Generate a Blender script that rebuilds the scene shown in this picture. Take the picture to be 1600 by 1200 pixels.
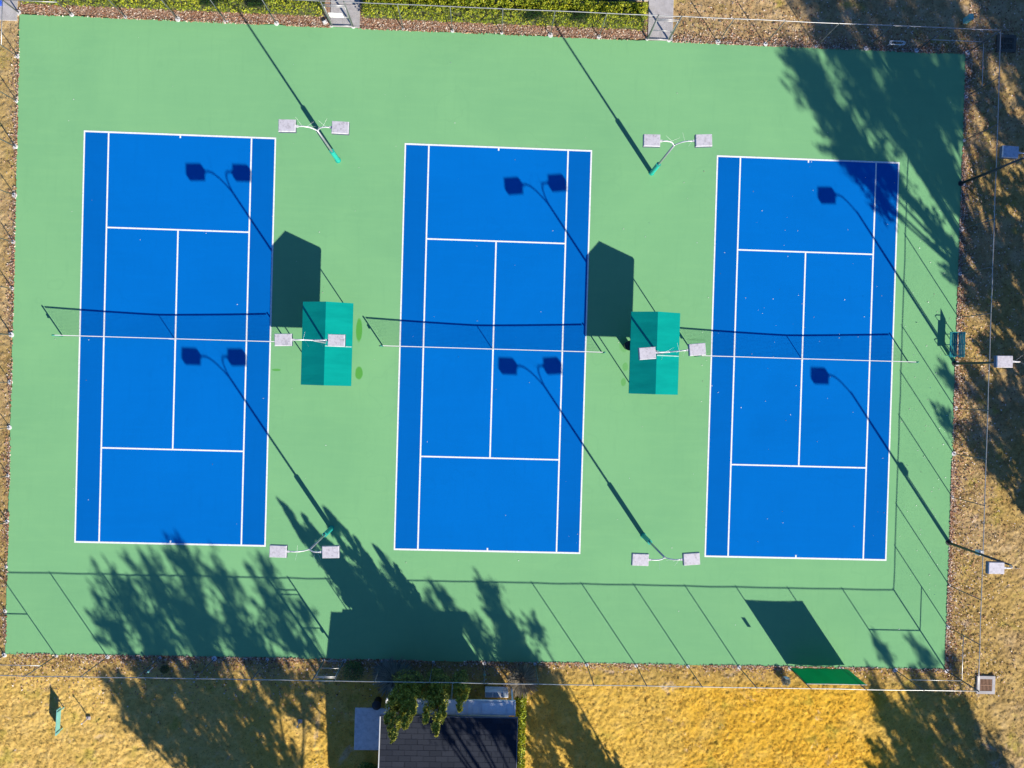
import bpy, math, random
import numpy as np
from mathutils import Vector, Matrix, Euler

random.seed(7)
rng = np.random.default_rng(7)
for o in list(bpy.data.objects):
    bpy.data.objects.remove(o)
scene = bpy.context.scene
COL = scene.collection

# ------------------------------------------------------------------ camera
FPX = 1229.773
CAM = Vector((18.0744, -1.5663, 46.1725))
ROT = Euler([math.radians(a) for a in (-0.5967, -1.8211, 1.6319)], 'XYZ')
cd = bpy.data.cameras.new('camera')
cd.sensor_width = 36.0
cd.lens = FPX / 1600 * 36
cd.clip_end = 2000
cam = bpy.data.objects.new('camera', cd)
cam.location = CAM
cam.rotation_euler = ROT
COL.objects.link(cam)
scene.camera = cam
CM = ROT.to_matrix()

def G(px, py, z=0.0):
    """photo pixel -> world point on the level z"""
    d = CM @ Vector(((px - 800) / FPX, -(py - 600) / FPX, -1))
    t = (z - CAM.z) / d.z
    return CAM + d * t

# ------------------------------------------------------------------ light
SUN = Vector((1.1117, -1.5744, 1.0)).normalized()
world = bpy.data.worlds.new('World')
scene.world = world
world.use_nodes = True
wn = world.node_tree.nodes
wl = world.node_tree.links
bg = wn['Background']
sky = wn.new('ShaderNodeTexSky')
sky.sky_type = 'NISHITA'
sky.sun_disc = False
sky.sun_elevation = math.radians(27.4)
sky.sun_rotation = math.atan2(SUN.x, SUN.y)
sky.air_density = 0.6
sky.dust_density = 0.0
sky.ozone_density = 10.0
wl.new(sky.outputs[0], bg.inputs[0])
bg.inputs[1].default_value = 0.105
sd = bpy.data.lights.new('sun', 'SUN')
sd.energy = 5.0
sd.angle = math.radians(0.55)
sd.color = (1.0, 0.92, 0.80)
sun = bpy.data.objects.new('sun', sd)
sun.rotation_euler = (-SUN).to_track_quat('-Z', 'Y').to_euler()
sun.location = (60, -60, 60)
COL.objects.link(sun)
scene.view_settings.view_transform = 'Standard'
scene.view_settings.look = 'None'
scene.view_settings.gamma = 1.0
scene.view_settings.exposure = 0.9

# ------------------------------------------------------------------ helpers
def tag(o, label=None, cat=None, group=None, kind=None):
    if label: o['label'] = label
    if cat: o['category'] = cat
    if group: o['group'] = group
    if kind: o['kind'] = kind
    return o

def empty(name, loc, label, cat, group=None, rz=0.0):
    o = bpy.data.objects.new(name, None)
    o.location = loc
    o.rotation_euler = (0, 0, rz)
    o.empty_display_size = 0.2
    COL.objects.link(o)
    return tag(o, label, cat, group)

class MB:
    def __init__(s):
        s.v = []; s.f = []
    def add(s, vs, fs):
        n = len(s.v)
        s.v += [tuple(p) for p in vs]
        s.f += [tuple(i + n for i in f) for f in fs]
        return s
    def box(s, c, d, m=None):
        x, y, z = d[0] / 2, d[1] / 2, d[2] / 2
        vs = [Vector((a * x, b * y, e * z)) for e in (-1, 1) for b in (-1, 1) for a in (-1, 1)]
        if m is not None: vs = [m @ p for p in vs]
        c = Vector(c)
        return s.add([p + c for p in vs], [(0, 2, 3, 1), (4, 5, 7, 6), (0, 1, 5, 4), (2, 6, 7, 3), (0, 4, 6, 2), (1, 3, 7, 5)])
    def rect(s, x0, x1, y0, y1, z):
        return s.add([(x0, y0, z), (x1, y0, z), (x1, y1, z), (x0, y1, z)], [(0, 1, 2, 3)])
    def tube(s, pts, r, n=8, cap=True):
        pts = [Vector(p) for p in pts]
        rs = r if isinstance(r, (list, tuple)) else [r] * len(pts)
        base = len(s.v)
        up = None
        for i, p in enumerate(pts):
            a = pts[max(i - 1, 0)]; b = pts[min(i + 1, len(pts) - 1)]
            t = (b - a).normalized()
            if up is None:
                up = Vector((0, 0, 1)) if abs(t.z) < 0.9 else Vector((1, 0, 0))
            x = t.cross(up).normalized(); y = x.cross(t).normalized(); up = y
            for k in range(n):
                an = 2 * math.pi * k / n
                s.v.append(tuple(p + (x * math.cos(an) + y * math.sin(an)) * rs[i]))
        for i in range(len(pts) - 1):
            for k in range(n):
                a = base + i * n + k; b = base + i * n + (k + 1) % n
                s.f.append((a, b, b + n, a + n))
        if cap:
            s.f.append(tuple(base + k for k in reversed(range(n))))
            e = base + (len(pts) - 1) * n
            s.f.append(tuple(e + k for k in range(n)))
        return s
    def build(s, name, mat, parent=None, smooth=False, bevel=0.0):
        me = bpy.data.meshes.new(name)
        me.from_pydata(s.v, [], s.f)
        me.update()
        if smooth:
            me.polygons.foreach_set('use_smooth', [True] * len(me.polygons))
        if mat: me.materials.append(mat)
        o = bpy.data.objects.new(name, me)
        COL.objects.link(o)
        if parent: o.parent = parent
        if bevel:
            b = o.modifiers.new('bevel', 'BEVEL'); b.width = bevel; b.segments = 2
        return o

def np_mesh(name, verts, quads, mat, parent=None, attr=None, smooth=False):
    """verts (N,3), quads (M,4) via fast arrays"""
    me = bpy.data.meshes.new(name)
    k = quads.shape[1]
    me.vertices.add(len(verts)); me.vertices.foreach_set('co', verts.astype(np.float32).ravel())
    me.loops.add(quads.size); me.loops.foreach_set('vertex_index', quads.astype(np.int32).ravel())
    me.polygons.add(len(quads))
    me.polygons.foreach_set('loop_start', np.arange(0, quads.size, k, dtype=np.int32))
    me.polygons.foreach_set('loop_total', np.full(len(quads), k, dtype=np.int32))
    if smooth:
        me.polygons.foreach_set('use_smooth', np.ones(len(quads), dtype=bool))
    me.update(calc_edges=True)
    if attr is not None:
        a = me.attributes.new('rnd', 'FLOAT', 'FACE')
        a.data.foreach_set('value', attr.astype(np.float32))
    me.materials.append(mat)
    o = bpy.data.objects.new(name, me)
    COL.objects.link(o)
    if parent: o.parent = parent
    return o

def leaf_quads(c, size, aspect=0.5, flat=0.0, up=None):
    """pointed leaf (rhombus) at each centre, random direction"""
    n = len(c)
    d = rng.normal(size=(n, 3))
    if up is not None: d = d * 0.5 + up
    d[:, 2] *= (1 - flat)
    d /= np.linalg.norm(d, axis=1, keepdims=True) + 1e-9
    e = rng.normal(size=(n, 3)); e[:, 2] *= (1 - flat)
    w = np.cross(d, e); 
    if flat > 0.5:
        w = np.cross(d, np.array([0, 0, 1.0]) + rng.normal(size=(n, 3)) * 0.35)
    w /= np.linalg.norm(w, axis=1, keepdims=True) + 1e-9
    s = np.asarray(size).reshape(-1, 1) * np.ones((n, 1))
    v = np.stack([c - d * s / 2, c + w * s * aspect / 2, c + d * s / 2, c - w * s * aspect / 2], axis=1).reshape(-1, 3)
    return v, np.arange(n * 4).reshape(-1, 4)

def vnoise(x, y, scale, seed):
    """smooth value noise on arrays"""
    r = np.random.default_rng(seed)
    T = r.random((256, 256))
    u, v = x * scale + 77.3, y * scale + 51.7
    i, j = np.floor(u).astype(int), np.floor(v).astype(int)
    a, b = u - i, v - j
    a = a * a * (3 - 2 * a); b = b * b * (3 - 2 * b)
    g = lambda p, q: T[p % 256, q % 256]
    return (g(i, j) * (1 - a) + g(i + 1, j) * a) * (1 - b) + (g(i, j + 1) * (1 - a) + g(i + 1, j + 1) * a) * b

# ------------------------------------------------------------------ materials
class NT:
    def __init__(s, name):
        s.m = bpy.data.materials.new(name); s.m.use_nodes = True
        s.n = s.m.node_tree.nodes; s.l = s.m.node_tree.links
        s.b = s.n['Principled BSDF']
        s.co = s.n.new('ShaderNodeNewGeometry').outputs['Position']
    def noise(s, scale, detail=4, rough=0.6, vec=None, dist=0.0):
        t = s.n.new('ShaderNodeTexNoise')
        t.inputs['Scale'].default_value = scale; t.inputs['Detail'].default_value = detail
        t.inputs['Roughness'].default_value = rough; t.inputs['Distortion'].default_value = dist
        s.l.new(vec if vec is not None else s.co, t.inputs['Vector'])
        return t.outputs['Fac']
    def ramp(s, fac, stops):
        r = s.n.new('ShaderNodeValToRGB')
        e = r.color_ramp.elements
        while len(e) < len(stops): e.new(0.5)
        for k, (p, c) in zip(e, stops):
            k.position = p
            k.color = (c, c, c, 1) if isinstance(c, (int, float)) else (*c, 1)
        s.l.new(fac, r.inputs[0])
        return r.outputs[0]
    def mix(s, fac, a, b, mode='MIX'):
        m = s.n.new('ShaderNodeMix'); m.data_type = 'RGBA'; m.blend_type = mode
        for v, i in ((fac, 0), (a, 6), (b, 7)):
            if hasattr(v, 'is_linked'): s.l.new(v, m.inputs[i])
            elif i == 0: m.inputs[i].default_value = v
            else: m.inputs[i].default_value = (*v, 1)
        return m.outputs[2]
    def math(s, op, a, b=0.0, clamp=False):
        m = s.n.new('ShaderNodeMath'); m.operation = op; m.use_clamp = clamp
        for v, i in ((a, 0), (b, 1)):
            if hasattr(v, 'is_linked'): s.l.new(v, m.inputs[i])
            else: m.inputs[i].default_value = v
        return m.outputs[0]
    def xyz(s):
        x = s.n.new('ShaderNodeSeparateXYZ'); s.l.new(s.co, x.inputs[0]); return x.outputs
    def mapr(s, v, a, b, c=0.0, d=1.0):
        m = s.n.new('ShaderNodeMapRange'); m.inputs[1].default_value = a; m.inputs[2].default_value = b
        m.inputs[3].default_value = c; m.inputs[4].default_value = d; m.interpolation_type = 'SMOOTHSTEP'
        s.l.new(v, m.inputs[0]); return m.outputs[0]
    def attr(s, name):
        a = s.n.new('ShaderNodeAttribute'); a.attribute_name = name; return a.outputs['Fac']
    def scaled(s, v):
        m = s.n.new('ShaderNodeVectorMath'); m.operation = 'MULTIPLY'
        s.l.new(s.co, m.inputs[0]); m.inputs[1].default_value = v; return m.outputs[0]
    def out(s, color, rough=0.7, metal=0.0, bump=None, bstr=0.3, bdist=0.02, spec=0.5):
        if hasattr(color, 'is_linked'): s.l.new(color, s.b.inputs['Base Color'])
        else: s.b.inputs['Base Color'].default_value = (*color, 1)
        if hasattr(rough, 'is_linked'): s.l.new(rough, s.b.inputs['Roughness'])
        else: s.b.inputs['Roughness'].default_value = rough
        s.b.inputs['Metallic'].default_value = metal
        s.b.inputs['Specular IOR Level'].default_value = spec
        if bump is not None:
            b = s.n.new('ShaderNodeBump'); b.inputs['Strength'].default_value = bstr; b.inputs['Distance'].default_value = bdist
            s.l.new(bump, b.inputs['Height']); s.l.new(b.outputs[0], s.b.inputs['Normal'])
        return s.m

def simple(name, c, rough=0.6, metal=0.0, var=0.15, scale=6.0, spec=0.5):
    t = NT(name)
    n = t.noise(scale, 5)
    col = t.mix(t.ramp(n, [(0.3, 0.0), (0.7, 1.0)]), tuple(k * (1 - var) for k in c), tuple(min(1, k * (1 + var)) for k in c))
    return t.out(col, rough, metal, n, 0.15, 0.005, spec)

def translucent(mat, amount, color):
    n = mat.node_tree.nodes; l = mat.node_tree.links
    b = n['Principled BSDF']; o = n['Material Output']
    tr = n.new('ShaderNodeBsdfTranslucent'); mx = n.new('ShaderNodeMixShader')
    mx.inputs[0].default_value = amount
    if b.inputs['Base Color'].is_linked and color is None:
        l.new(b.inputs['Base Color'].links[0].from_socket, tr.inputs[0])
    else: tr.inputs[0].default_value = (*color, 1)
    l.new(b.outputs[0], mx.inputs[1]); l.new(tr.outputs[0], mx.inputs[2]); l.new(mx.outputs[0], o.inputs[0])
    return mat

# ---- court paints
def court_paint(name, base, dark, light):
    t = NT(name)
    big = t.noise(0.13, 5, 0.62, dist=0.8)
    brush = t.noise(1.0, 5, 0.7, vec=t.scaled((0.30, 2.6, 1.0)))
    brush2 = t.noise(1.0, 4, 0.65, vec=t.scaled((3.4, 0.4, 1.0)))
    fine = t.noise(38.0, 3, 0.7)
    c = t.mix(t.ramp(big, [(0.32, 0.0), (0.70, 1.0)]), dark, light)
    c = t.mix(0.4, c, base)
    c = t.mix(t.mapr(brush, 0.42, 0.75, 0.0, 0.40), c, light)
    c = t.mix(t.mapr(brush2, 0.50, 0.75, 0.0, 0.35), c, dark)
    c = t.mix(t.mapr(fine, 0.3, 0.7, 0.0, 0.18), c, dark)
    spots = t.noise(0.9, 6, 0.75)
    c = t.mix(t.mapr(spots, 0.64, 0.76, 0.0, 0.30), c, dark)
    # dried puddle rings and pale scuffs
    ring = t.noise(0.23, 3, 0.5)
    rr_ = t.math('ABSOLUTE', t.math('SUBTRACT', ring, 0.61))
    c = t.mix(t.mapr(rr_, 0.0, 0.010, 0.30, 0.0), c, dark)
    scuff = t.noise(2.2, 6, 0.8, dist=1.5)
    c = t.mix(t.mapr(scuff, 0.68, 0.78, 0.0, 0.35), c, tuple(min(1, k * 1.25 + .02) for k in base))
    return t, c, fine

def pad_material():
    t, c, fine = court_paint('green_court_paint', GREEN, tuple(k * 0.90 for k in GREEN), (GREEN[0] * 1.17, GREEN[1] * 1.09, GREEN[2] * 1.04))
    x, y, _ = t.xyz()
    wob = t.noise(1.6, 3)
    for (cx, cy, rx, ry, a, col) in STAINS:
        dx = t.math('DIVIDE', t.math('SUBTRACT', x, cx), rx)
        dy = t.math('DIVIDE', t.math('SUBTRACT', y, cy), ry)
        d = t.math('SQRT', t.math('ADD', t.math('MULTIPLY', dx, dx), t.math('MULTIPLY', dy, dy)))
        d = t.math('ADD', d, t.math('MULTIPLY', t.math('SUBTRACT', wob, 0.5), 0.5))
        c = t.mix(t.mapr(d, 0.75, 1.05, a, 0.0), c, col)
    return t.out(c, 0.95, 0, fine, 0.25, 0.004, 0.03)

GREEN = (0.176, 0.412, 0.190)
BLUE = (0.0006, 0.133, 0.465)
ALLEY = (0.0006, 0.112, 0.405)
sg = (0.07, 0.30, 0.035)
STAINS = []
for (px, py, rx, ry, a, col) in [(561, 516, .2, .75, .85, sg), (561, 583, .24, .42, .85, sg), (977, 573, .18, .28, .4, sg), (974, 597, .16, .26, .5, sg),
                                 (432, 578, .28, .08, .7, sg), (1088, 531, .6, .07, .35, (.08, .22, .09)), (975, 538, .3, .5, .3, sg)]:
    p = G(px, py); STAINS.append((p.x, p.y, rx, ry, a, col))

M = {}
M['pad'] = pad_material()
t, c, fine = court_paint('blue_court_paint', BLUE, tuple(k * 0.9 for k in BLUE), tuple(k * 1.08 for k in BLUE))
M['blue'] = t.out(c, 0.95, 0, fine, 0.25, 0.004, 0.02)
t, c, fine = court_paint('deep_blue_court_paint', ALLEY, tuple(k * 0.9 for k in ALLEY), tuple(k * 1.08 for k in ALLEY))
M['alley'] = t.out(c, 0.95, 0, fine, 0.25, 0.004, 0.02)
t = NT('white_line_paint')
n = t.noise(9, 5)
M['line'] = t.out(t.ramp(n, [(0.25, (.50, .54, .54)), (0.42, (.70, .72, .70)), (0.6, (.78, .8, .78))]), 0.8, 0, None, spec=0.2)

def grass_color(t, rnd=None):
    x, y, _ = t.xyz()
    big = t.noise(0.22, 5, 0.6, dist=0.4)
    mid = t.noise(1.3, 5, 0.65)
    gold = t.ramp(mid, [(0.25, (.46, .30, .055)), (0.5, (.60, .385, .07)), (0.75, (.70, .47, .12))])
    olive = t.ramp(mid, [(0.25, (.27, .18, .055)), (0.5, (.40, .275, .09)), (0.75, (.52, .37, .15))])
    dry = t.ramp(mid, [(0.25, (.29, .19, .08)), (0.5, (.43, .30, .14)), (0.75, (.56, .42, .24))])
    tan = t.ramp(mid, [(0.25, (.44, .31, .10)), (0.5, (.58, .41, .15)), (0.75, (.68, .50, .22))])
    orange = t.ramp(mid, [(0.25, (.50, .28, .03)), (0.5, (.64, .37, .035)), (0.75, (.72, .44, .06))])
    gx = t.math('ADD', x, t.math('MULTIPLY', t.math('SUBTRACT', big, 0.5), 26.0))
    gold = t.mix(t.mapr(gx, 12.0, 2.0, 0.0, 0.5), gold, tan)
    gold = t.mix(t.math('MULTIPLY', t.mapr(gx, 27.0, 34.0), t.mapr(gx, 45.0, 39.0)), gold, orange)
    # the lawn by the house end is golden, the right and left strips are olive, the far end is dry
    bottom = t.mapr(y, -17.2, -19.6, 0.0, 1.0)
    edge = t.math('ADD', x, t.math('MULTIPLY', t.math('SUBTRACT', big, 0.5), 9.0))
    bottom = t.math('MULTIPLY', bottom, t.mapr(edge, 49.0, 44.0, 0.0, 1.0))
    band = t.math('MULTIPLY', t.mapr(y, -18.3, -18.6), t.mapr(y, -20.0, -19.2))
    c = t.mix(t.mapr(y, 15.5, 19.0), olive, dry)
    c = t.mix(t.mapr(big, 0.42, 0.62, 0.0, 0.8), c, dry)
    c = t.mix(t.math('MULTIPLY', bottom, t.mapr(big, 0.25, 0.45, 0.6, 1.0)), c, gold)
    c = t.mix(t.math('MULTIPLY', band, 0.55), c, olive)
    gr = t.noise(0.6, 4, 0.6)
    c = t.mix(t.mapr(gr, 0.56, 0.72, 0.0, 0.6), c, (.34, .30, .04))
    pk = t.noise(0.45, 4, 0.7, vec=t.scaled((1.0, 1.0, 3.0)), dist=1.0)
    c = t.mix(t.mapr(pk, 0.60, 0.72, 0.0, 0.6), c, (.56, .44, .33))
    fine = t.noise(12, 4, 0.75)
    c = t.mix(t.mapr(fine, 0.30, 0.48, 0.8, 0.0), c, (.15, .085, .025))
    weed = t.noise(2.8, 5, 0.75)
    c = t.mix(t.mapr(weed, 0.62, 0.72, 0.0, 0.6), c, (.30, .19, .10))
    if rnd is not None:
        hs = t.n.new('ShaderNodeHueSaturation')
        t.l.new(t.math('ADD', t.math('MULTIPLY', rnd, 0.7), 0.68), hs.inputs['Value'])
        hs.inputs['Saturation'].default_value = 1.0
        t.l.new(c, hs.inputs['Color']); c = hs.outputs[0]
    return c, fine
t = NT('lawn_turf'); c, f_ = grass_color(t)
M['lawn'] = t.out(c, 0.95, 0, f_, 0.6, 0.03, 0.1)
t = NT('grass_blades'); c, f_ = grass_color(t, t.attr('rnd'))
M['grass'] = t.out(c, 0.8, 0, None, spec=0.15)
t = NT('outer_ground'); c, f_ = grass_color(t)
M['ground'] = t.out(c, 0.95, 0, f_, 0.5, 0.03, 0.1)

t = NT('fallen_leaves')
M['litter'] = t.out(t.ramp(t.attr('rnd'), [(0.0, (.10, .04, .02)), (0.3, (.28, .12, .06)), (0.55, (.44, .24, .14)), (0.8, (.56, .42, .30)), (1.0, (.7, .62, .54))]), 0.8, spec=0.2)
t = NT('bark_mulch')
n = t.noise(11, 5, 0.7)
M['mulch'] = t.out(t.ramp(n, [(0.28, (.12, .06, .04)), (0.5, (.33, .20, .14)), (0.72, (.52, .40, .32))]), 0.95, 0, n, 0.8, 0.03, 0.1)

def foliage(name, stops, tr=0.25):
    t = NT(name)
    r = t.attr('rnd')
    n = t.noise(1.4, 3)
    v = t.math('ADD', t.math('MULTIPLY', r, 0.65), t.math('MULTIPLY', n, 0.35))
    t.out(t.ramp(v, stops), 0.55, spec=0.3)
    return translucent(t.m, tr, None)
M['hedge'] = foliage('hedge_leaves', [(0.15, (.11, .17, .012)), (0.45, (.26, .33, .018)), (0.8, (.48, .47, .025))])
M['cypress'] = foliage('cypress_leaves', [(0.15, (.10, .14, .025)), (0.5, (.24, .27, .04)), (0.85, (.46, .43, .07))])
M['oak'] = foliage('tree_leaves', [(0.15, (.035, .06, .015)), (0.5, (.06, .10, .02)), (0.85, (.11, .15, .03))], 0.15)
M['bush'] = foliage('bush_leaves', [(0.15, (.05, .10, .02)), (0.5, (.10, .18, .03)), (0.85, (.2, .28, .05))])
M['drygrass'] = foliage('dry_plume_leaves', [(0.15, (.16, .13, .08)), (0.5, (.3, .25, .16)), (0.85, (.5, .43, .3))])
M['greygrass'] = foliage('grey_plume_leaves', [(0.15, (.12, .14, .12)), (0.5, (.24, .26, .22)), (0.85, (.4, .42, .36))])
M['bark'] = simple('tree_bark', (.12, .085, .06), 0.9, 0, 0.4, 5)
M['hedge_core'] = simple('hedge_twigs', (.045, .05, .015), 0.9, 0, 0.4, 8)

M['steel'] = simple('galvanised_steel', (.10, .115, .11), 0.5, 0.3, 0.18, 7)
M['rail'] = simple('galvanised_rail', (.40, .40, .39), 0.42, 0.6, 0.15, 5)
M['wire'] = simple('chain_link_wire', (.10, .11, .11), 0.5, 0.6, 0.15, 5)
M['polepaint'] = simple('grey_pole_steel', (.34, .35, .35), 0.4, 0.6, 0.15, 5)
M['poledark'] = simple('shade_darkened_pole', (.05, .055, .055), 0.45, 0.3, 0.2, 5)  # right-fence poles: the look of their shaded side is put into the colour
M['armwhite'] = simple('pale_arm_steel', (.62, .62, .62), 0.4, 0.2, 0.2, 9)
t = NT('weathered_lamp_housing')
n = t.noise(7, 6, 0.7); n2 = t.noise(2.2, 3)
c = t.ramp(n, [(0.32, (.33, .31, .32)), (0.46, (.52, .50, .53)), (0.7, (.62, .60, .63))])
c = t.mix(t.mapr(n2, 0.62, 0.72, 0, 0.6), c, (.30, .29, .31))
M['lamp'] = t.out(c, 0.5, 0.1, n, 0.2, 0.005)
M['lampdark'] = simple('lamp_box_sides', (.10, .11, .15), 0.5, 0.2)
M['lens'] = simple('lamp_glass', (.5, .52, .52), 0.1, 0, 0.05)
M['teal'] = simple('teal_pole_pad', (.01, .34, .26), 0.55, 0, 0.15, 6)
M['teal_frame'] = simple('teal_frame_paint', (.012, .20, .15), 0.45, 0.2, 0.15, 6)
M['bench'] = simple('teal_bench_coating', (.012, .22, .24), 0.5, 0.1, 0.25, 9)
t = NT('teal_canopy_fabric')
n = t.noise(0.9, 4, 0.6, vec=t.scaled((0.6, 2.6, 1))); n2 = t.noise(30, 2)
c = t.mix(t.ramp(n, [(0.3, 0.0), (0.72, 1.0)]), (.001, .225, .19), (.002, .28, .23))
M['canopy'] = t.out(c, 0.9, 0, n, 0.25, 0.03, 0.03)
M['seam'] = simple('pale_canopy_webbing', (.3, .55, .48), 0.7)
M['netcord'] = simple('black_net_cord', (.02, .025, .025), 0.8)
M['band'] = simple('white_net_band', (.74, .74, .72), 0.75, 0, 0.08, 12)
t = NT('green_windscreen_fabric')
n = t.noise(2.2, 4, vec=t.scaled((1, 1, .4)))
M['screen'] = translucent(t.out(t.mix(t.ramp(n, [(.3, 0.), (.7, 1.)]), (.010, .17, .085), (.014, .24, .12)), 0.7, 0, n, 0.3, 0.03, 0.2), 0.55, (.03, .42, .20))
M['white'] = simple('white_painted_metal', (.72, .72, .70), 0.5, 0, 0.1, 6)
t = NT('concrete')
n = t.noise(2.5, 6, 0.7); n2 = t.noise(40, 3)
M['concrete'] = t.out(t.mix(t.mapr(n2, .3, .7, 0, .3), t.ramp(n, [(0.3, (.34, .32, .31)), (0.55, (.46, .44, .43)), (0.75, (.54, .52, .51))]), (.25, .24, .23)), 0.9, 0, n2, 0.3, 0.005, 0.2)
t = NT('pale_pad_concrete')
n = t.noise(3.5, 6, 0.75)
M['concrete_pad'] = t.out(t.ramp(n, [(0.3, (.46, .46, .46)), (0.5, (.66, .65, .64)), (0.7, (.76, .75, .74))]), 0.9, 0, n, 0.4, 0.01, 0.2)
t = NT('dark_asphalt')
n = t.noise(30, 4, 0.7)
M['asphalt'] = t.out(t.ramp(n, [(0.3, (.010, .020, .055)), (0.7, (.022, .04, .095))]), 0.85, 0, n, 0.4, 0.006, 0.3)
t = NT('dark_shingles')
oi = t.n.new('ShaderNodeObjectInfo').outputs['Random']
n = t.noise(18, 4, .7)
c = t.mix(t.ramp(oi, [(0., 0.), (1., 1.)]), (.018, .024, .036), (.030, .037, .052))
M['shingle'] = t.out(t.mix(t.mapr(n, .3, .7, 0, .5), c, (.02, .02, .025)), 0.95, 0, n, 0.5, 0.005, 0.15)
M['metalroof'] = simple('pale_metal_roofing', (.66, .68, .68), 0.45, 0.1, 0.12, 3)
M['wall'] = simple('cream_stucco_wall', (.5, .46, .38), 0.9, 0, 0.08, 10)
M['trim'] = simple('white_fascia', (.7, .7, .68), 0.6, 0, 0.06, 6)
M['black'] = simple('black_plastic', (.012, .012, .014), 0.5, 0, 0.3, 6)
M['bluepaint'] = simple('blue_paint', (.02, .09, .5), 0.5)
M['iron'] = simple('rusty_iron_grate', (.22, .12, .07), 0.7, 0.3, 0.3, 12)
M['irondark'] = simple('dark_iron_grate', (.10, .085, .06), 0.7, 0.3, 0.3, 12)
M['rock'] = simple('grey_dry_twigs', (.26, .24, .21), 0.9, 0, 0.4, 10)
M['tealboard'] = simple('pale_teal_board', (.16, .42, .36), 0.6, 0, 0.15, 4)
M['glass'] = simple('skylight_glass', (.3, .36, .42), 0.15, 0, 0.1, 2)
M['wood'] = simple('weathered_stake_wood', (.5, .38, .3), 0.8, 0, 0.2, 12)
t = NT('leaf_specks')
M['speck'] = t.out(t.ramp(t.attr('rnd'), [(0., (.16, .14, .09)), (.35, (.5, .5, .44)), (1., (.8, .8, .78))]), 0.8)

# ------------------------------------------------------------------ the ground, pad and courts
X0, X1, Y0, Y1 = -9.26, 46.05, -18.40, 18.40
HOUSE = (12.95, 20.1, -29.4, -20.5)

m = MB().rect(-260, 290, -260, 260, -0.12)
tag(m.build('ground', M['ground']), 'flat dry grassland stretching away around the courts', kind='structure')

# lawn: fine relief around the pad
st = 0.065
gx = np.arange(-13, 54, st); gy = np.arange(-27.5, 23.6, st)
GX, GY = np.meshgrid(gx, gy)
def sdpad(x, y):
    return np.maximum(np.maximum(X0 - x, x - X1), np.maximum(Y0 - y, y - Y1))
def relief(x, y):
    a = vnoise(x, y, 6.0, 1); b = vnoise(x, y, 2.6, 2); c = vnoise(x, y, 0.5, 3); d = vnoise(x, y, 11.0, 4)
    return -0.055 + 0.05 * (a - .5) + 0.02 * (b - .5) + 0.05 * (c - .5) + 0.03 * (d - .5)
SD = sdpad(GX, GY)
Z = relief(GX, GY) + rng.normal(0, .011, GX.shape)
Z = np.where(SD < 0.12, np.minimum(Z, -0.03), Z)
nx, ny = len(gx), len(gy)
V = np.stack([GX, GY, Z], -1).reshape(-1, 3)
idx = np.arange(nx * ny).reshape(ny, nx)
Q = np.stack([idx[:-1, :-1], idx[:-1, 1:], idx[1:, 1:], idx[1:, :-1]], -1).reshape(-1, 4)
keep = SD.reshape(-1)[Q].min(1) > -0.2
hx = V[Q[:, 0], 0]; hy = V[Q[:, 0], 1]
keep &= ~((hx > HOUSE[0] + .3) & (hx < HOUSE[1] - .3) & (hy < HOUSE[3] - .3))
Q = Q[keep]
used = np.unique(Q); remap = np.zeros(len(V), int); remap[used] = np.arange(len(used))
tag(np_mesh('lawn', V[used], remap[Q], M['lawn'], smooth=True), 'bumpy golden and olive dry lawn around the green court pad', kind='structure')

# pad with slightly wandering edge
def wander(a, b, n, amp, seed):
    r = np.random.default_rng(seed)
    pts = []
    a = np.array(a); b = np.array(b); d = (b - a) / np.linalg.norm(b - a); nrm = np.array([d[1], -d[0]])
    w = 0
    for i in range(n):
        w = w * 0.75 + r.normal() * amp
        pts.append(tuple(a + (b - a) * i / n + nrm * (w if i else 0)))
    return pts
ring = wander((X0, Y0), (X1, Y0), 160, .016, 1) + wander((X1, Y0), (X1, Y1), 110, .016, 2) + wander((X1, Y1), (X0, Y1), 160, .016, 3) + wander((X0, Y1), (X0, Y0), 110, .012, 4)
m = MB(); N = len(ring)
m.add([(x, y, 0) for x, y in ring] + [(x, y, -0.11) for x, y in ring], [tuple(range(N))] + [(i, i + N, (i + 1) % N + N, (i + 1) % N) for i in range(N)])
tag(m.build('court_pad', M['pad']), 'large green painted pad holding three tennis courts', kind='structure')

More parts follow.
